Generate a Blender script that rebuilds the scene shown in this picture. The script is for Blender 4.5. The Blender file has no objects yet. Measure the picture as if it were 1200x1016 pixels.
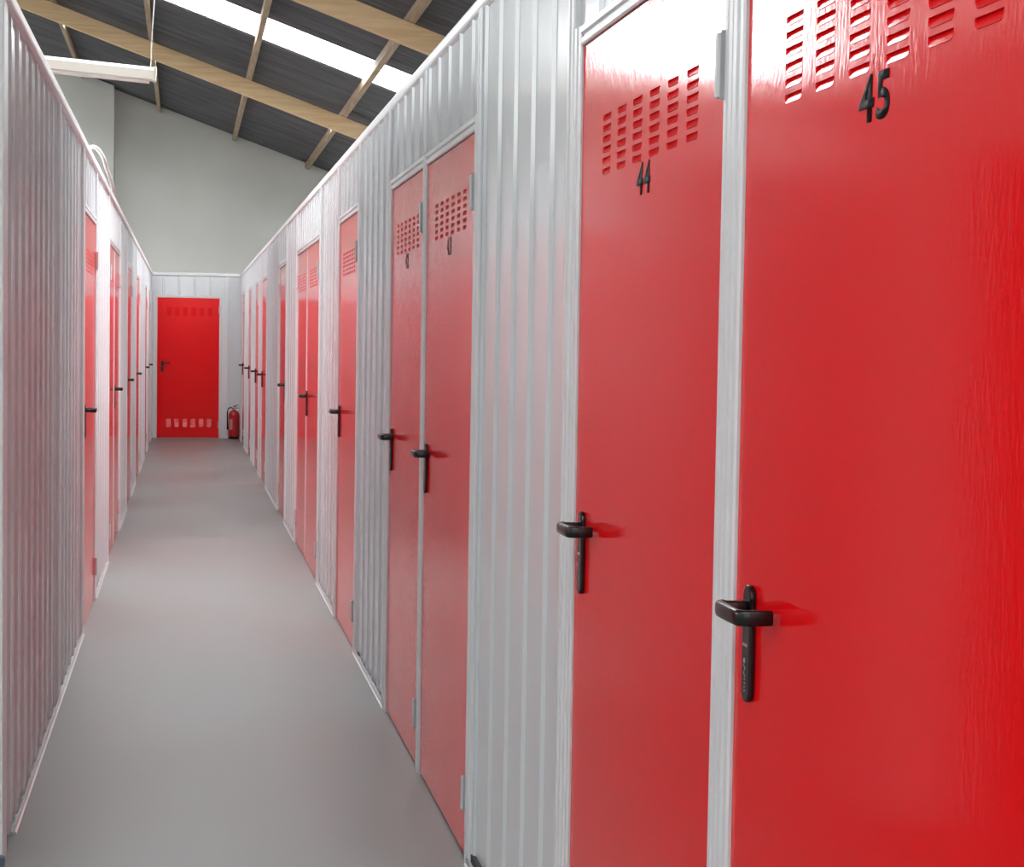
import bpy, bmesh, math, random
from mathutils import Vector, Matrix
PI = math.pi
random.seed(4)
S = bpy.context.scene
COL = S.collection

# ------------------------------------------------------------------ measures (metres)
WR = 0.8087          # right partition plane, X
WL = -0.5060         # left partition plane, X
HC = 2.453           # top of the partition cap
YE = 26.85           # partition at the end of the corridor
YB = 28.5            # white end wall of the building
CAMH = 1.4872
RZ0, RS = 4.94, -0.35    # roof: z = RZ0 + RS*x
def roof_z(x): return RZ0 + RS * x

# ------------------------------------------------------------------ materials
def mat(name, col, rough=.5, metal=0., spec=.5, coat=0., coat_rough=.1, emit=None, estr=0.):
    m = bpy.data.materials.new(name); m.use_nodes = True
    b = m.node_tree.nodes['Principled BSDF']
    b.inputs['Base Color'].default_value = (*col, 1)
    b.inputs['Roughness'].default_value = rough
    b.inputs['Metallic'].default_value = metal
    b.inputs['Specular IOR Level'].default_value = spec
    b.inputs['Coat Weight'].default_value = coat
    b.inputs['Coat Roughness'].default_value = coat_rough
    if emit:
        b.inputs['Emission Color'].default_value = (*emit, 1)
        b.inputs['Emission Strength'].default_value = estr
    return m
def nodes(m): return m.node_tree.nodes, m.node_tree.links, m.node_tree.nodes['Principled BSDF']
def add_noise(m, scale=(1, 1, 1), nscale=20., detail=3., bump=0., dist=.001, c0=None, c1=None, r0=None, r1=None, lo=.35, hi=.65, rough_n=.5):
    N, K, b = nodes(m)
    tc = N.new('ShaderNodeTexCoord'); mp = N.new('ShaderNodeMapping'); nz = N.new('ShaderNodeTexNoise')
    geo = N.new('ShaderNodeNewGeometry')
    mp.inputs['Scale'].default_value = scale
    nz.inputs['Scale'].default_value = nscale; nz.inputs['Detail'].default_value = detail
    nz.inputs['Roughness'].default_value = rough_n
    K.new(geo.outputs['Position'], mp.inputs['Vector']); K.new(mp.outputs[0], nz.inputs['Vector'])
    if bump:
        bp = N.new('ShaderNodeBump'); bp.inputs['Strength'].default_value = bump; bp.inputs['Distance'].default_value = dist
        prev = b.inputs['Normal'].links[0].from_socket if b.inputs['Normal'].links else None
        K.new(nz.outputs['Fac'], bp.inputs['Height'])
        if prev: K.new(prev, bp.inputs['Normal'])
        K.new(bp.outputs[0], b.inputs['Normal'])
    if c0:
        rp = N.new('ShaderNodeValToRGB'); rp.color_ramp.elements[0].position = lo; rp.color_ramp.elements[1].position = hi
        rp.color_ramp.elements[0].color = (*c0, 1); rp.color_ramp.elements[1].color = (*c1, 1)
        K.new(nz.outputs['Fac'], rp.inputs[0]); K.new(rp.outputs[0], b.inputs['Base Color'])
    if r0 is not None:
        mr = N.new('ShaderNodeMapRange'); mr.inputs[1].default_value = lo; mr.inputs[2].default_value = hi
        mr.inputs[3].default_value = r0; mr.inputs[4].default_value = r1
        K.new(nz.outputs['Fac'], mr.inputs[0]); K.new(mr.outputs[0], b.inputs['Roughness'])
    return m

M = {}
M['red'] = mat('red_door_paint', (.84, .005, .008), .12, spec=.20)
add_noise(M['red'], (1, 1, .30), 150, 2, bump=.25, dist=.0010)
add_noise(M['red'], (1, 1, .5), 14, 2, bump=.035, dist=.002)
M['panel'] = mat('white_lacquered_sheet', (.67, .70, .72), .15, spec=.42)
M['frame'] = mat('white_frame_metal', (.74, .75, .76), .33)
M['cap'] = mat('white_cap_rail', (.92, .93, .94), .34, spec=.45)
M['hinge'] = mat('grey_hinge_metal', (.64, .65, .66), .4)
M['knuckle'] = mat('grey_hinge_shadowed_pin', (.36, .37, .38), .45)  # darker grey puts the shade beside the hinge into the colour
M['gap'] = mat('dark_sheet_gap', (.03, .03, .035), .7)
M['black'] = mat('black_nylon_handle', (.006, .006, .0065), .24, spec=.5)
add_noise(M['black'], (1, 1, 1), 500, 2, bump=.06, dist=.0004)
M['steel'] = mat('bright_steel', (.75, .75, .76), .25, metal=1)
M['ink'] = mat('black_number_paint', (.010, .010, .011), .5, spec=.1)
M['mark'] = mat('grey_engraving', (.30, .30, .31), .4)
M['floor'] = mat('grey_painted_concrete', (.3, .3, .3), .4, spec=.4)
add_noise(M['floor'], (1, .55, 1), 1.1, 5, c0=(.190, .194, .190), c1=(.262, .264, .256), r0=.34, r1=.50, lo=.3, hi=.7)
add_noise(M['floor'], (1, 1, 1), 90, 3, bump=.05, dist=.001)
M['plaster'] = mat('white_painted_blockwork', (.60, .60, .575), .85)
add_noise(M['plaster'], (1, 1, 1), .7, 4, c0=(.71, .71, .675), c1=(.79, .79, .755))
M['roof'] = mat('dark_fibre_cement_roof', (.09, .09, .095), .75)
add_noise(M['roof'], (.35, 2.2, 1), 2.4, 5, c0=(.105, .105, .111), c1=(.16, .16, .167))
M['wood'] = mat('pine_timber', (.5, .33, .17), .6)
add_noise(M['wood'], (.8, 12, 12), 3.0, 4, c0=(.80, .55, .29), c1=(.92, .68, .40))
M['wood2'] = mat('weathered_pine_batten', (.42, .30, .19), .65)
add_noise(M['wood2'], (12, .8, 12), 3.0, 4, c0=(.36, .255, .165), c1=(.50, .37, .24))
M['sky'] = mat('translucent_rooflight', (.8, .8, .8), .5, emit=(.94, .985, 1), estr=10.)
M['sky2'] = mat('added_rooflight', (.8, .8, .8), .5, emit=(.94, .985, 1), estr=15.)  # for the rooflight added out of sight behind the far rafter
M['sky3'] = mat('pool_rooflight', (.8, .8, .8), .5, emit=(.94, .985, 1), estr=10.5)  # unseen rooflight over mid corridor, strength and size shaped for its pool
M['side'] = mat('added_front_glow', (.8, .8, .8), .5, emit=(.95, .985, 1), estr=2.5)
M['side2'] = mat('added_side_glow', (.8, .8, .8), .5, emit=(.95, .985, 1), estr=9.)
M['gable'] = mat('added_gable_glow', (.8, .8, .8), .5, emit=(.95, .985, 1), estr=18.)
M['lamp'] = mat('cream_lamp_housing', (.80, .77, .69), .5)
M['tube'] = mat('fluorescent_tube_glass', (.88, .87, .82), .2, spec=.5)
M['wire'] = mat('white_cable', (.72, .71, .68), .5)
M['foot'] = mat('blue_grey_plastic_foot', (.085, .13, .17), .5)
M['ext_red'] = mat('extinguisher_red', (.42, .012, .012), .28)
M['label'] = mat('paper_label', (.50, .28, .26), .5)

# ------------------------------------------------------------------ mesh helpers
def new_bm(): return bmesh.new()
def link(name, bm, m, parent=None, smooth=False, bevel=0., seg=2, angle=35):
    me = bpy.data.meshes.new(name); bmesh.ops.recalc_face_normals(bm, faces=bm.faces) if not getattr(bm, 'tag_keep', False) else None
    bm.to_mesh(me); bm.free()
    o = bpy.data.objects.new(name, me); COL.objects.link(o)
    me.materials.append(m)
    if smooth:
        for p in me.polygons: p.use_smooth = True
    if bevel:
        md = o.modifiers.new('bevel', 'BEVEL'); md.width = bevel; md.segments = seg; md.limit_method = 'ANGLE'; md.angle_limit = math.radians(angle)
    if parent: o.parent = parent
    return o
def box(bm, x0, x1, y0, y1, z0, z1):
    vs = [bm.verts.new(p) for p in ((x0,y0,z0),(x1,y0,z0),(x1,y1,z0),(x0,y1,z0),(x0,y0,z1),(x1,y0,z1),(x1,y1,z1),(x0,y1,z1))]
    for f in ((0,3,2,1),(4,5,6,7),(0,1,5,4),(1,2,6,5),(2,3,7,6),(3,0,4,7)): bm.faces.new([vs[i] for i in f])
def prism(bm, pts, axis, a, b):
    """closed 2D outline extruded from a to b along axis ('x','y','z')"""
    def P(p, t): return {'x': (t, p[0], p[1]), 'y': (p[0], t, p[1]), 'z': (p[0], p[1], t)}[axis]
    A = [bm.verts.new(P(p, a)) for p in pts]; B = [bm.verts.new(P(p, b)) for p in pts]
    n = len(pts)
    bm.faces.new(A[::-1]); bm.faces.new(B)
    for i in range(n): bm.faces.new((A[i], A[(i+1) % n], B[(i+1) % n], B[i]))
def sweep(bm, path, hz, ht, n=14, power=2.6, cap=True, round_=False):
    """superellipse section swept along a path; for a lever the section's long side stays vertical"""
    rings = []
    for i, p in enumerate(path):
        p = Vector(p)
        t = (Vector(path[min(i+1, len(path)-1)]) - Vector(path[max(i-1, 0)])).normalized()
        up = Vector((0, 0, 1)) if abs(t.z) < .95 else Vector((0, 1, 0))
        s = t.cross(up).normalized(); u = s.cross(t).normalized()
        a = hz[i] if isinstance(hz, (list, tuple)) else hz; c = ht[i] if isinstance(ht, (list, tuple)) else ht
        ring = []
        for k in range(n):
            q = 2*PI*k/n; cx, sx = math.cos(q), math.sin(q)
            e = 2./power
            ring.append(bm.verts.new(p + s*c*math.copysign(abs(cx)**e, cx) + u*a*math.copysign(abs(sx)**e, sx)))
        rings.append(ring)
    for r0, r1 in zip(rings, rings[1:]):
        for k in range(n): bm.faces.new((r0[k], r0[(k+1) % n], r1[(k+1) % n], r1[k]))
    if cap: bm.faces.new(rings[0][::-1]); bm.faces.new(rings[-1])
def lathe(bm, prof, cx=0, cy=0, n=28):
    rings = []
    for r, z in prof:
        rings.append([bm.verts.new((cx + r*math.cos(2*PI*k/n), cy + r*math.sin(2*PI*k/n), z)) for k in range(n)])
    for r0, r1 in zip(rings, rings[1:]):
        for k in range(n): bm.faces.new((r0[k], r0[(k+1) % n], r1[(k+1) % n], r1[k]))
    bm.faces.new(rings[0][::-1]); bm.faces.new(rings[-1])
def arc2(c, r, a0, a1, n):
    return [(c[0] + r*math.cos(a0 + (a1-a0)*i/n), c[1] + r*math.sin(a0 + (a1-a0)*i/n)) for i in range(n+1)]
def tag(o, label, cat=None, group=None, kind=None):
    if label: o['label'] = label
    if cat: o['category'] = cat
    if group: o['group'] = group
    if kind: o['kind'] = kind
    return o
def struct(name, bm, m, **k):
    o = link(name, bm, m, **k); o['kind'] = 'structure'; return o
def empty(name, loc, rz=0.):
    o = bpy.data.objects.new(name, None); COL.objects.link(o); o.location = loc; o.rotation_euler = (0, 0, rz); o.empty_display_size = .1
    return o

# ------------------------------------------------------------------ storage door (local: x to the right, front faces -y, z up)
CP, SWD = .119, .068       # vent column pitch, slot width
RP, SHT = .021, .0125      # row pitch, slot height
def vent_cell(bm, cx, cz, y, low):
    hx, hz = CP/2, RP/2; a, h = SWD/2, SHT/2; r = .0075
    arc = lambda c, a0, a1: [(c[0]+r*math.cos(a0+(a1-a0)*i/2), c[1]+r*math.sin(a0+(a1-a0)*i/2)) for i in range(3)]
    o = [(-a, h), (0, h), (a, h), (a, h*.2)] + arc((a-r, -h+r), 0, -PI/2) + [(0, -h)] + arc((-a+r, -h+r), -PI/2, -PI) + [(-a, h*.2)]
    R = [(-hx, hz), (0, hz), (hx, hz), (hx, 0), (hx, -hz*.6), (hx, -hz), (a*.8, -hz), (0, -hz), (-a*.8, -hz), (-hx, -hz), (-hx, -hz*.6), (-hx, 0)]
    n = len(o)
    F = [bm.verts.new((cx+p[0], y, cz+p[1])) for p in o]
    G = [bm.verts.new((cx+p[0], y, cz+p[1])) for p in R]
    # pressed louvre: deep under the upper edge, ramping out to a lip that stands slightly proud at the bottom
    D = [bm.verts.new((cx+p[0]*.97, y + (.0066 if low else .0056)*(p[1]+h)/(2*h) - .0012, cz+p[1])) for p in o]
    for i in range(n):
        j = (i+1) % n
        bm.faces.new((G[i], G[j], F[j], F[i])); bm.faces.new((F[i], F[j], D[j], D[i]))
    bm.faces.new(D)
def leaf_mesh(w, h, z0, vents):
    """vents: list of (x_first_column_centre, z_lowest_row_centre)"""
    bm = new_bm(); y = -.006; yb = .034
    zs = sorted(vents, key=lambda v: v[1]); z = z0
    def rect(x0, x1, za, zb):
        bm.faces.new([bm.verts.new(p) for p in ((x0, y, za), (x1, y, za), (x1, y, zb), (x0, y, zb))])
    for vx, vz in zs:
        xa, xb = vx - CP/2, vx + 5.5*CP; za, zb = vz - RP/2, vz + 5.5*RP
        rect(0, w, z, za); rect(0, xa, za, zb); rect(xb, w, za, zb)
        for i in range(6):
            for j in range(6): vent_cell(bm, vx + i*CP, vz + j*RP, y, vz < .5)
        z = zb
    rect(0, w, z, h)
    for q in (((0,y,z0),(0,yb,z0),(0,yb,h),(0,y,h)), ((w,y,z0),(w,y,h),(w,yb,h),(w,yb,z0)), ((0,yb,z0),(w,yb,z0),(w,yb,h),(0,yb,h)), ((0,y,h),(0,yb,h),(w,yb,h),(w,y,h)), ((0,y,z0),(w,y,z0),(w,yb,z0),(0,yb,z0))):
        bm.faces.new([bm.verts.new(p) for p in q])
    # outward facing normals by hand (front face ones are already towards -y)
    bmesh.ops.remove_doubles(bm, verts=bm.verts, dist=.00002)
    bmesh.ops.recalc_face_normals(bm, faces=bm.faces)
    return bm
def jamb_profile(wd):
    """plan section of a jamb, x from 0 (leaf side) to wd, y = depth (front negative)"""
    return [(0, .03), (0, -.010), (.004, -.013), (wd*.36, -.013), (wd*.42, -.007), (wd*.56, -.007), (wd*.62, -.014), (wd*.93, -.014), (wd, -.009), (wd, .03)]
def frame_mesh(w, h, jl, jr, head=.045):
    bm = new_bm(); g = .003
    prism(bm, [(-g - p[0], p[1]) for p in jamb_profile(jl)], 'z', 0, h + head)
    prism(bm, [(w + g + p[0], p[1]) for p in jamb_profile(jr)], 'z', 0, h + head)
    prof = [(p[1], h + g + p[0]) for p in jamb_profile(head - g)]
    prism(bm, prof, 'x', -g, w + g)
    return bm
def round_plate(bm, cx, z0, z1, wd, y0, y1):
    r = wd/2
    pts = arc2((cx, z1-r), r, 0, PI, 12) + arc2((cx, z0+r), r, PI, 2*PI, 12)
    prism(bm, [(p[0], p[1]) for p in pts], 'y', y0, y1)
def make_handle(parent, cx, direction, z=1.115, detail=True):
    s = direction
    bm = new_bm(); round_plate(bm, cx, .977, 1.147, .036, -.0155, -.006)
    pl = link('handle_plate', bm, M['black'], parent, bevel=.003, seg=3)
    bm = new_bm(); path = [(0, -.0155), (0, -.030), (0, -.046)]
    path += [(.0125 - .0125*math.cos(a), -.046 - .0125*math.sin(a)) for a in (PI/8, PI/4, 3*PI/8, PI/2)]
    path += [(.04, -.0592), (.07, -.0592), (.0925, -.0585)]
    path += [(.0925 + .0135*math.sin(a), -.045 - .0135*math.cos(a)) for a in (PI/8, PI/4, 3*PI/8, PI/2)]
    path += [(.1065, -.030), (.1065, -.0125)]
    n = len(path); hz = [.0095, .0095, .010] + [.0115]*(n-5) + [.0112, .0108]; ht = [.0095, .0090, .0085] + [.0068]*(n-5) + [.0066, .0062]
    sweep(bm, [(cx + s*p[0], p[1], z) for p in path], hz, ht, n=16, power=2.9)
    link('handle_lever', bm, M['black'], pl, smooth=True, bevel=.0015, seg=2, angle=60)
    # steel slot and keyhole of the lock cylinder, and the small engraving under it
    bm = new_bm(); box(bm, cx-.011, cx+.011, -.0163, -.0150, 1.058, 1.0625)
    link('lock_slot', bm, M['steel'], pl)
    if detail:
        bm = new_bm()
        lathe_pts = arc2((cx-.003, 1.037), .0042, 0, 2*PI, 12)[:-1]
        prism(bm, lathe_pts, 'y', -.0162, -.0150)
        sweep(bm, [(cx-.005, -.0157, 1.031), (cx+.003, -.0157, 1.026), (cx-.004, -.0157, 1.020), (cx+.002, -.0157, 1.014)], .0009, .0009, n=6)
        for k in range(4): box(bm, cx-.002, cx+.0015+.0008*(k % 2), -.0160, -.0150, 1.0095-.0055*k, 1.0115-.0055*k)
        link('maker_mark', bm, M['mark'], pl)
    return pl
def make_hinge(parent, x, zc, s):
    bm = new_bm()
    box(bm, min(x, x - s*.003) - .006, max(x, x - s*.003) + .006, -.0235, -.006, zc-.049, zc+.049)
    o = link('hinge', bm, M['hinge'], parent, bevel=.003, seg=3)
    bm = new_bm(); box(bm, min(x + s*.0065, x + s*.010), max(x + s*.0065, x + s*.010), -.019, -.004, zc-.052, zc+.052)
    link('hinge_knuckle', bm, M['knuckle'], o)
    return o
def digits(text, parent, cx, z0, height, width):
    cu = bpy.data.curves.new('door_number', 'FONT'); cu.body = text; cu.size = 1.; cu.extrude = 0; cu.offset = .030; cu.resolution_u = 8; cu.space_character = 1.12
    tmp = bpy.data.objects.new('tmp_text', cu); COL.objects.link(tmp)
    bpy.context.view_layer.update()
    me = bpy.data.meshes.new_from_object(tmp.evaluated_get(bpy.context.evaluated_depsgraph_get()))
    bpy.data.objects.remove(tmp); bpy.data.curves.remove(cu)
    xs = [v.co.x for v in me.vertices]; ys = [v.co.y for v in me.vertices]
    x0, x1, y0, y1 = min(xs), max(xs), min(ys), max(ys)
    for v in me.vertices:
        v.co = Vector((cx + ((v.co.x-x0)/(x1-x0)-.5)*width, -.0066, z0 + (v.co.y-y0)/(y1-y0)*height))
    me.materials.clear(); me.materials.append(M['ink'])
    o = bpy.data.objects.new('door_number', me); COL.objects.link(o); o.parent = parent
    md = o.modifiers.new('thickness', 'SOLIDIFY'); md.thickness = .0003; md.offset = 0
    return o
def storage_door(loc, rz, w, label, h=2.098, jl=.05, jr=.05, handle='left', number=None, low_vent=False, group=None, detail=False, hinges=(.197, 1.911), frame=True, head=.045, vent=True, cat='door'):
    t = empty('storage_door', loc, rz); tag(t, label, cat, group)
    vx = (w - 5*CP)/2 + .015
    vents = [(vx, 1.825)] if vent else []
    if low_vent: vents.append((vx, .175))
    lf = link('door_leaf', leaf_mesh(w, h, .010, vents), M['red'], t)
    bm = new_bm(); 
    link('door_frame', frame_mesh(w, h, jl, jr, head), M['frame'], t)
    if handle == 'left':
        make_handle(t, .076, 1, detail=detail); hx, hs = w, 1
    else:
        make_handle(t, w - .058, -1, detail=detail); hx, hs = 0., -1
    for z in hinges: make_hinge(t, hx, z, hs)
    if number: digits(number, lf, w/2 + .008, 1.757, .058, .096)
    return t

RR, LR = -PI/2, PI/2
# right-hand doors: origin at the far (left, when facing) jamb
def rdoor(y_far, y_near, label, **k): return storage_door((WR, y_far, 0), RR, y_far - y_near, label, **k)
def ldoor(y_near, y_far, label, **k): return storage_door((WL, y_near, 0), LR, y_far - y_near, label, **k)
right_openings = []   # (near, far) incl. jambs
left_openings = []
G1 = 'red storage unit doors along the corridor'
def R_(yf, yn, label, jl=.05, jr=.05, **k):
    rdoor(yf, yn, label, jl=jl, jr=jr, group=G1, **k)['kind'] = 'thing'; right_openings.append((yn-jr-.003, yf+jl+.003, k.get('h', 2.098)+.045))
def L_(yn, yf, label, jl=.05, jr=.05, **k):
    ldoor(yn, yf, label, jl=jl, jr=jr, group=G1, **k)['kind'] = 'thing'; left_openings.append((yn-jl-.003, yf+jr+.003, k.get('h', 2.098)+.045))
R_(2.508, 1.545, 'largest and nearest red storage door, marked 45, with a black lever handle', jl=.050, jr=.05, number='45', detail=True)
R_(3.610, 2.612, 'red metal storage door marked 44, between the nearest door and the wide grey panel', jl=.055, jr=.048, number='44', detail=True)
R_(6.010, 4.985, 'right-hand red door of the closed pair in mid corridor, beside the wide grey panel', jl=.030, jr=.042, number='43', h=2.080)
R_(7.045, 6.090, 'left-hand red door of the closed pair in mid corridor, sharing a thin white post', jl=.055, jr=.034, number='42', h=2.080)
R_(9.475, 8.45, 'single red door on the right wall between grey ribbed and bright white panels', jl=.05, jr=.05)
# double door (two leaves in one frame)
def double_door(loc, rz, w1, w2, label, h=2.098, handle_on=2, gp=None):
    t = empty('double_storage_door', loc, rz); tag(t, label, 'door', gp, 'thing')
    g = .012
    for x0, w, hn in ((0, w1, 1), (w1+g, w2, 2)):
        bm = leaf_mesh(w, h, .010, [((w-5*CP)/2, 1.834)])
        bmesh.ops.translate(bm, verts=bm.verts, vec=(x0, 0, 0))
        link('door_leaf', bm, M['red'], t)
    link('door_frame', frame_mesh(w1+g+w2, h, .05, .05), M['frame'], t)
    bm = new_bm(); box(bm, w1-.008, w1+g+.008, -.010, -.0061, .012, h-.004); link('meeting_strip', bm, M['frame'], t)
    if handle_on == 2: make_handle(t, w1+g+.058, 1, detail=False)
    else: make_handle(t, w1-.058, -1, detail=False)
    for z in (.197, 1.911): make_hinge(t, w1+g+w2, z, 1); make_hinge(t, 0, z, -1)
    return t
double_door((WR, 13.07, 0), RR, 1.02, 1.12, 'double-leaf red storage door on the right wall, one handle at the middle seam', gp=G1)
right_openings.append((13.07-2.152-.053, 13.123, 2.143))
R_(15.55, 14.60, 'red storage door on the right wall beyond the double door, handle on its near edge', handle='right')
R_(19.17, 18.10, 'saturated red door on the right wall, fourth from the far end')
R_(21.02, 20.05, 'red door on the right wall, third from the far end, seen almost edge-on')
R_(23.28, 22.30, 'red door on the right wall, second from the far end, seen almost edge-on')
R_(25.80, 24.82, 'red door on the right wall closest to the end wall and the extinguisher')
L_(9.10, 10.22, 'nearest red storage door on the left wall, after the long ribbed panel', h=2.105)
double_door((WL, 12.03, 0), LR, .88, .95, 'double-leaf red storage door on the left wall, second door along', gp=G1)
left_openings.append((11.98, 12.03+1.842+.053, 2.143))
L_(15.75, 16.85, 'red door on the left wall, fourth from the end wall')
L_(18.55, 19.75, 'red door on the left wall, third from the end wall')
L_(22.55, 23.50, 'red door on the left wall, second from the end wall, seen edge-on')
L_(24.75, 25.70, 'red door on the left wall closest to the end wall')
storage_door((-.415, YE, 0), 0, .905, 'bright red door facing the camera at the far end of the corridor', jl=.06, jr=.075, low_vent=True, head=.04, h=2.08)['kind'] = 'thing'

# ------------------------------------------------------------------ ribbed partition sheets
PITCH = .23; RH = .0082
def sheet(bm, to3, u0, u1, z0, z1, phase):
    """trapezoidal sheet in the plane; to3(u, d, z) maps along / outward / up to the world"""
    pts = [(u0, 0.)]
    k = math.ceil((u0 + .03 - phase)/PITCH)
    while phase + k*PITCH < u1 - .03:
        c = phase + k*PITCH
        pts += [(c-.017, 0), (c-.006, RH), (c+.006, RH), (c+.017, 0)]
        k += 1
    pts.append((u1, 0.))
    fr = [[bm.verts.new(to3(u, d, z)) for z in (z0, z1)] for u, d in pts]
    bk = [[bm.verts.new(to3(u, d-.0015, z)) for z in (z0, z1)] for u, d in pts]
    n = len(pts)
    for i in range(n-1):
        bm.faces.new((fr[i][0], fr[i+1][0], fr[i+1][1], fr[i][1]))
        bm.faces.new((bk[i][0], bk[i][1], bk[i+1][1], bk[i+1][0]))
        for e in (0, 1): bm.faces.new((fr[i][e], fr[i+1][e], bk[i+1][e], bk[i][e]))
    for i in (0, n-1): bm.faces.new((fr[i][0], fr[i][1], bk[i][1], bk[i][0]))
def run(openings, y0, y1):
    """solid stretches between openings"""
    out = []; c = y0
    for a, b, h in sorted(openings):
        if a > c + .01: out.append((c, a))
        c = max(c, b)
    if y1 > c: out.append((c, y1))
    return out
def build_side(name, X, sgn, openings, y0, y1, phase):
    """sgn: direction of the corridor from the wall (+1 = +X)"""
    T = lambda u, d, z: (X + sgn*d, u, z)
    bm = new_bm()
    so = run(openings, y0, y1)
    for a, b in so:
        if b - a > .1: sheet(bm, T, a, b, .022, HC-.04, phase)
    for a, b, h in openings: sheet(bm, T, max(a, y0), b, h, HC-.04, phase)
    w = struct(name, bm, M['panel'])
    # inner lining of the units behind the sheet
    bm = new_bm()
    x0, x1 = sorted((X - sgn*.045, X - sgn*.075)); box(bm, x0, x1, y0, y1, 0, HC-.03)
    struct('trim_lining_' + name.split('_')[1], bm, M['panel'])
    return so
so_r = build_side('wall_right', WR, -1, right_openings, -3., YE, 3.94)
so_l = build_side('wall_left', WL, 1, left_openings, 5.20, YE, 5.345)
# cap rails, floor tracks and joint posts
def cap(bm, X, sgn, y0, y1):
    pr = [(-.06, HC-.046), (-.06, HC-.004), (-.052, HC), (.004, HC), (.010, HC-.004), (.0125, HC-.012), (.0125, HC-.034), (.010, HC-.041), (.004, HC-.044), (.002, HC-.046)]
    prism(bm, [(X + sgn*p[0], p[1]) for p in pr], 'y', y0, y1)
bm = new_bm()
cuts = [-3., 3.40, 7.12, 9.9, 13.1, 16.2, 19.3, 22.4, YE]
for a, b in zip(cuts, cuts[1:]): cap(bm, WR, -1, a + .0008, b - .0008)
struct('trim_1', bm, M['cap'])
bm = new_bm()
cuts = [5.08, 8.93, 12.0, 15.1, 18.2, 21.3, 24.4, YE]
for a, b in zip(cuts, cuts[1:]): cap(bm, WL + .010, 1, a + .0008, b - .0008)
struct('trim_2', bm, M['cap'])
def track(bm, X, sgn, a, b):
    pr = [(-.02, 0), (.019, 0), (.019, .004), (.0150, .006), (.0150, .030), (.0125, .030), (.0125, .006), (-.02, .006)]
    prism(bm, [(X + sgn*p[0], p[1]) for p in pr], 'y', a, b)
def post(bm, X, sgn, c, wd=.055, z0=0., z1=HC-.045):
    h = wd/2
    pr = [(-h, -.02), (-h, .011), (-h+.005, .015), (-h+.018, .015), (-h+.021, .008), (h-.021, .008), (h-.018, .015), (h-.005, .015), (h, .011), (h, -.02)]
    prism(bm, [(X + sgn*p[1], c + p[0]) for p in pr], 'z', z0, z1)
def side_trims(n1, n2, X, sgn, so, extra):
    bm = new_bm()
    for a, b in so:
        if b - a > .1: track(bm, X, sgn, 5.42 if abs(a-5.20) < .001 else a, b)
    struct('trim_%d' % n1, bm, M['frame'])
    bm = new_bm()
    for c, z0 in extra: post(bm, X, sgn, c, z0=z0)
    struct('trim_%d' % n2, bm, M['frame'])
side_trims(3, 4, WR, -1, so_r, [(4.905, 0), (7.13, 0), (8.36, 0), (9.56, 0), (10.82, 0), (13.16, 0), (14.50, 0), (15.74, 0), (17.99, 0), (19.27, 0), (3.705, 0), (6.04, 2.13), (2.56, 2.15)])
side_trims(5, 6, WL, 1, so_l, [(8.99, 0), (7.32, 0), (10.31, 0), (11.93, 0), (14.0, 0), (15.64, 0), (16.96, 0), (18.45, 0), (19.86, 0), (21.3, 0)])
# end partition across the corridor
bm = new_bm()
T = lambda u, d, z: (u, YE - d, z)
sheet(bm, T, WL, -.48, .0, HC-.04, -.33); sheet(bm, T, .57, WR, 0, HC-.04, -.33); sheet(bm, T, -.48, .57, 2.12, HC-.04, -.33)
struct('wall_back', bm, M['panel'])
bm = new_bm()
prism(bm, [(YE - p[0], p[1]) for p in [(-.06, HC-.052), (-.06, HC), (.018, HC), (.024, HC-.012), (.024, HC-.04), (.010, HC-.050), (0, HC-.052)]], 'x', WL+.026, WR-.026)
for c in (.595,):
    h = .03
    prism(bm, [(c + p[0], YE - p[1]) for p in [(-h, -.02), (-h, .012), (-h+.012, .015), (h-.012, .015), (h, .012), (h, -.02)]], 'z', 0, HC-.05)
struct('trim_7', bm, M['frame'])
bm = new_bm(); box(bm, WR-.012, WR+.004, 4.70, 4.865, .0305, .052); struct('trim_11', bm, M['gap'])  # dark block stands in for the shade in the gap under the sheet
# corner post where the left partition ends, and the partition turning left from it
bm = new_bm()
prism(bm, [(WL+.012, 5.085), (WL+.012, 5.20), (WL-.012, 5.20), (WL-.012, 5.11), (WL-.16, 5.11), (WL-.16, 5.085)], 'z', .0, HC-.03)
struct('trim_8', bm, M['frame'], bevel=.004)
bm = new_bm(); box(bm, WL-.155, WL+.018, 5.060, 5.084, 0, .036); struct('trim_9', bm, M['foot'], bevel=.004)
bm = new_bm()
for za, zb, xa, xb in ((2.145, HC-.04, -5.2, WL-.16), (.02, 2.145, -5.2, -5.02), (.02, 2.145, -.76, WL-.16)): sheet(bm, lambda u, d, z: (u, 5.1 - d, z), xa, xb, za, zb, -.9)
struct('wall_left_return', bm, M['panel'])
bm = new_bm(); prism(bm, [(5.1 - p[0], p[1]) for p in [(-.06, HC-.052), (-.06, HC), (.018, HC), (.024, HC-.012), (.024, HC-.04), (.010, HC-.050), (0, HC-.052)]], 'x', -5.2, WL-.06)
struct('trim_10', bm, M['cap'])

for i in range(4):
    d = storage_door((-1.78 - 1.06*i, 5.1, 0), 0, .98, None, jl=.035, jr=.035, cat=None, vent=(i < 2)); d.name = 'door_%d' % (i+1); d['kind'] = 'structure'  # unseen doors added so the nearest doors reflect red
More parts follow.
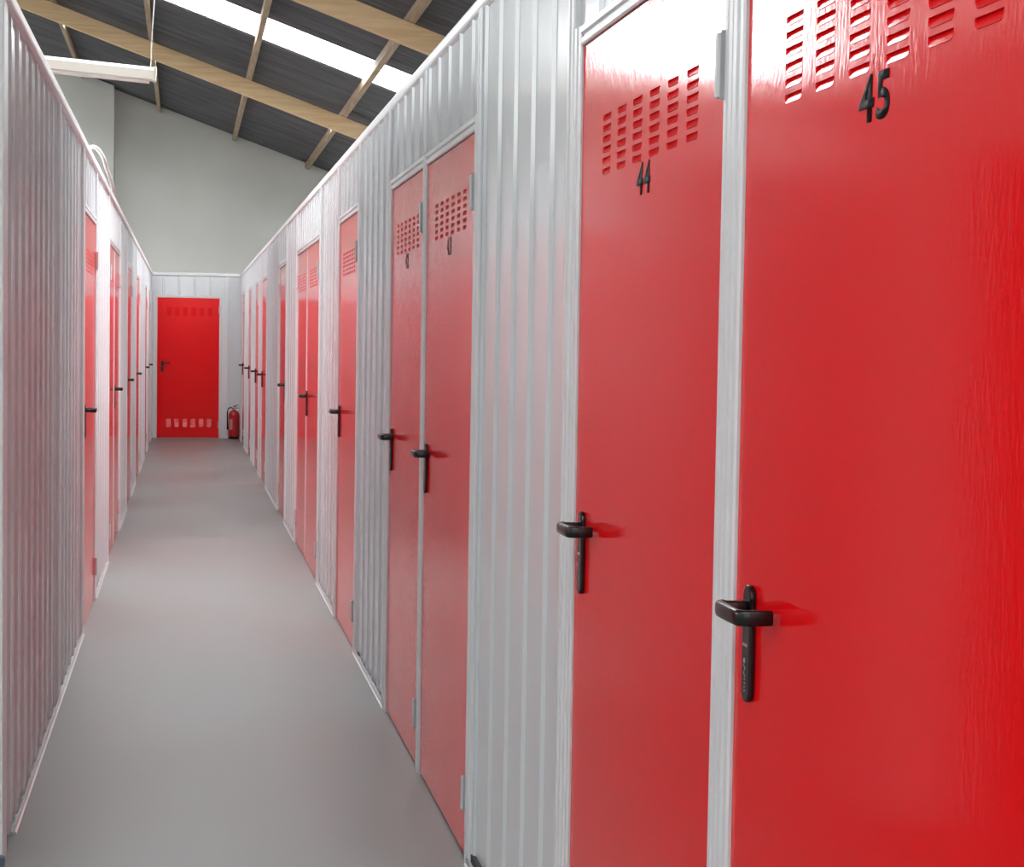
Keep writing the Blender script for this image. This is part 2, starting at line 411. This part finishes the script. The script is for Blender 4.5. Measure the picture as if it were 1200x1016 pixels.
# ------------------------------------------------------------------ the hall
XL, XR, YF = -9.0, 5.0, -7.0
bm = new_bm(); box(bm, XL, XR, YF, YB, -.12, 0); struct('floor', bm, M['floor'])
def quadwall(name, pts, m, thick):
    bm = new_bm(); prism(bm, pts, 'y', *thick); return struct(name, bm, m)
quadwall('wall_end', [(XL, 0), (XR, 0), (XR, roof_z(XR)), (XL, roof_z(XL))], M['plaster'], (YB, YB+.2))
quadwall('wall_front', [(XL, 0), (XR, 0), (XR, roof_z(XR)), (XL, roof_z(XL))], M['plaster'], (YF-.2, YF))
bm = new_bm(); box(bm, XR, XR+.2, YF, YB, 0, roof_z(XR)); struct('wall_side_right', bm, M['plaster'])
bm = new_bm(); box(bm, XL-.2, XL, YF, YB, 0, roof_z(XL)); struct('wall_side_left', bm, M['plaster'])
# pilaster of the end wall
bm = new_bm(); prism(bm, [(-3.0, 0), (-1.10, 0), (-1.10, roof_z(-1.10)-.02), (-3.0, roof_z(-3.0)-.02)], 'y', YB-.55, YB-.001); struct('wall_end_pier', bm, M['plaster'])

SKY = [(-2.0, -.8, XL, XR), (9.3, 11.9, -2.6, 2.6), (18.0, 19.25, -2.4, XR), (22.75, 23.45, XL, XR)]   # y0, y1, x0, x1 of each rooflight; last one added unseen to brighten the far end
def roof_strip(name, ya, yb, x0, x1, m, kind='structure'):
    bm = new_bm(); n = max(2, int(round((yb-ya)/.177*8))); A = .022
    f = lambda y: A*math.cos(2*PI*y/.177)
    prev = None
    for i in range(n+1):
        y = ya + (yb-ya)*i/n
        q = [bm.verts.new((x, y, roof_z(x) + A + f(y) + dz)) for x, dz in ((x0, 0), (x1, 0), (x1, .008), (x0, .008))]
        if prev:
            for k in range(4): bm.faces.new((prev[k], prev[(k+1) % 4], q[(k+1) % 4], q[k]))
        else: bm.faces.new(q[::-1])
        prev = q
    bm.faces.new(prev)
    return struct(name, bm, m)
edges = [YF] + [v for s in SKY for v in s[:2]] + [YB+.2]
k = 0
bmn = 0
for i in range(0, len(edges), 2):
    roof_strip('ceiling' if i == 0 else 'ceiling_%d' % (i//2+1), edges[i], edges[i+1], XL-.1, XR+.1, M['roof'])
for i, (a, b, x0, x1) in enumerate(SKY):
    roof_strip('window_%d' % (i+1), a, b, x0, x1, M['sky3'] if i == 1 else M['sky2'] if i == 3 else M['sky'])
    if x0 > XL: roof_strip('ceiling_left_%d' % (i+1), a, b, XL-.1, x0, M['roof'])
    if x1 < XR: roof_strip('ceiling_right_%d' % (i+1), a, b, x1, XR+.1, M['roof'])
# added glowing sheet high in the end wall, unseen, for glare on near doors
bm = new_bm(); prism(bm, [(-8.4, 5.98), (-5.5, 5.98), (-5.5, 6.72), (-8.4, 7.72)], 'y', YB-.03, YB-.005); struct('window_5', bm, M['gable'])

bm = new_bm(); box(bm, -6.5, 2.2, YF+.004, YF+.03, 2.5, 3.95); struct('window_6', bm, M['side'])  # unseen glowing panel added behind the camera to light the rib faces
bm = new_bm(); box(bm, XL+.004, XL+.03, 3.8, 8.6, 2.9, 4.7); struct('window_7', bm, M['side2'])  # glowing panel out of view, put here to whiten the sheet ribs
# rafters (run down the slope) and purlins (run along the hall)
slope = math.atan(RS)
def rafter(y, label):
    bm = new_bm(); x0, x1 = XL, XR; g = .0985; d = .20
    prism(bm, [(x0, roof_z(x0)-g), (x0, roof_z(x0)-g-d), (x1, roof_z(x1)-g-d), (x1, roof_z(x1)-g)], 'y', y-.045, y+.045)
    o = link('timber_rafter', bm, M['wood'], bevel=.006); tag(o, label, 'beam', 'sloping timber rafters', 'thing'); return o
rafter(21.75, 'pale timber rafter farther from the camera, crossing below the bright rooflight')
rafter(15.2, 'brown timber rafter nearer the camera, at the top edge beyond the rooflight')
for i, (x, lab) in enumerate(((-2.73, 'roof batten farthest left, hidden mostly behind the left partition'), (-1.57, 'thin roof batten above the hanging lamp, leftmost in view'), (-.43, 'thin roof batten crossing the rafter just right of the lamp end'),
        (.73, 'thin roof batten in the middle of the visible roof'), (1.87, 'thin roof batten rising towards the top right, beside the right partition'), (3.02, 'roof batten over the right-hand units'))):
    if i in (0, 5): continue
    bm = new_bm(); z = roof_z(x)
    prism(bm, [(x-.0275, z-.086), (x+.0275, z-.105+.0), (x+.0275, z-.016), (x-.0275, z+.003)], 'y', 1.0, YB-.005)
    o = link('roof_batten', bm, M['wood2'], bevel=.004); tag(o, lab, 'batten', 'thin roof battens', 'thing')

# ------------------------------------------------------------------ hanging lamp
def batten_lamp(loc, tilt, label):
    lamp = empty('batten_lamp', loc); tag(lamp, label, 'lamp', None, 'thing'); lamp.rotation_euler = (0, tilt, 0)
    o = [(-.020, .036), (.020, .036), (.034, .018), (.040, -.030), (.036, -.034), (-.036, -.034), (-.040, -.030), (-.034, .018)]
    bm = new_bm(); prism(bm, o, 'x', -.62, .62)
    link('lamp_housing', bm, M['lamp'], lamp)
    for s in (-1, 1):
        bm = new_bm(); box(bm, s*.626-.008, s*.626+.008, -.042, .042, -.037, .039); link('end_cap', bm, M['lamp'], lamp, bevel=.003)
    bm = new_bm(); sweep(bm, [(-.60, 0, -.040), (.60, 0, -.040)], .013, .013, n=12, power=2); link('fluorescent_tube', bm, M['tube'], lamp, smooth=True)
    for s, dx in ((-.13, (0, .008, .012, -.012, -.055, -.058)), (.60, (0, 0, -.004, -.004, -.005, -.006))):
        top = roof_z(loc[0] + s) - loc[2]
        bm = new_bm(); zt = (.04, .09, .15, .19, .24, top)
        sweep(bm, [(s + d, 0, z) for d, z in zip(dx, zt)], .0028, .0028, n=8, power=2); link('hanging_wire', bm, M['wire'], lamp, smooth=True)
    return lamp
batten_lamp((-.80, 10.0, 2.962), math.atan(.065), 'cream fluorescent batten lamp hanging on thin wires over the left partition')
# looped white cable on top of the left partition
bm = new_bm(); pts = [(WL - .05, 9.86, HC - .002 - .02)]
for i in range(13):
    a = PI*i/12*.82; pts.append((WL - .045 + .085*(i/12), 9.86 + .55*(i/12), HC + .006 + .075*math.sin(a)))
pts += [(WL + .043, 10.7, HC + .022), (WL + .040, 11.3, HC + .013), (WL + .030, 12.0, HC + .012), (WL + .012, 12.4, HC + .012)]
sweep(bm, pts, .012, .012, n=10, power=2)
tag(link('looped_cable', bm, M['wire'], smooth=True), 'thick white cable looping over the top of the left partition', 'cable')

# ------------------------------------------------------------------ fire extinguisher
ex = empty('fire_extinguisher', (.712, YE-.135, 0)); tag(ex, 'small red fire extinguisher standing on the floor right of the end door', 'fire extinguisher')
bm = new_bm(); lathe(bm, [(.072, .0), (.078, .008), (.078, .05), (.075, .055)]); link('base_ring', bm, M['black'], ex, smooth=False)
bm = new_bm(); lathe(bm, [(.070, .03), (.080, .04), (.081, .06), (.081, .345), (.077, .375), (.064, .402), (.044, .420), (.026, .428), (.024, .437)]); link('cylinder', bm, M['ext_red'], ex, smooth=True)
bm = new_bm(); lathe(bm, [(.020, .436), (.022, .440), (.022, .462), (.015, .470), (.012, .478)]); 
vh = link('valve', bm, M['steel'], ex)
bm = new_bm(); prism(bm, [(.012, .474), (-.012, .470), (-.018, .480), (.0, .490), (.062, .512), (.066, .503), (.018, .484)], 'y', -.010, .010); box(bm, .012, .058, -.009, .009, .456, .464); link('squeeze_grip', bm, M['black'], vh)
bm = new_bm(); sweep(bm, [(-.018, 0, .455), (-.050, -.005, .468), (-.082, -.010, .452), (-.098, -.012, .40), (-.098, -.012, .33), (-.094, -.012, .22), (-.092, -.012, .14)], [.009, .009, .009, .009, .009, .011, .014], [.009, .009, .009, .009, .009, .011, .014], n=10, power=2); link('hose', bm, M['black'], ex, smooth=True)
bm = new_bm()
ring = []
for i in range(9):
    a = -PI/2 - 1.15 + .85*i/8; ring.append([bm.verts.new((r*math.cos(a), r*math.sin(a), z)) for r, z in ((.0818, .14), (.0818, .30), (.0810, .30), (.0810, .14))])
for a, b in zip(ring, ring[1:]):
    for k in range(4): bm.faces.new((a[k], a[(k+1) % 4], b[(k+1) % 4], b[k]))
link('paper_label', bm, M['label'], ex)

# ------------------------------------------------------------------ world, camera, colour
w = bpy.data.worlds.new('world'); S.world = w; w.use_nodes = True
w.node_tree.nodes['Background'].inputs[0].default_value = (.75, .82, .9, 1); w.node_tree.nodes['Background'].inputs[1].default_value = .3
cam = bpy.data.cameras.new('camera'); co = bpy.data.objects.new('camera', cam); COL.objects.link(co)
cam.sensor_fit = 'HORIZONTAL'; cam.sensor_width = 36; cam.lens = 36*2084.2/1200; cam.clip_start = .05; cam.clip_end = 100
yaw, pitch, roll = (math.radians(v) for v in (10.42767, 2.90451, .92250))
f = Vector((math.sin(yaw)*math.cos(pitch), math.cos(yaw)*math.cos(pitch), -math.sin(pitch)))
r = Vector((math.cos(yaw), -math.sin(yaw), 0)); u = r.cross(f)
r2 = r*math.cos(roll) + u*math.sin(roll); u2 = -r*math.sin(roll) + u*math.cos(roll)
co.matrix_world = Matrix.Translation((0, 0, CAMH)) @ Matrix((r2, u2, -f)).transposed().to_4x4()
S.camera = co
S.view_settings.view_transform = 'Standard'; S.view_settings.look = 'None'; S.view_settings.gamma = 1; S.view_settings.use_curve_mapping = False
S.view_settings.exposure = 0.11
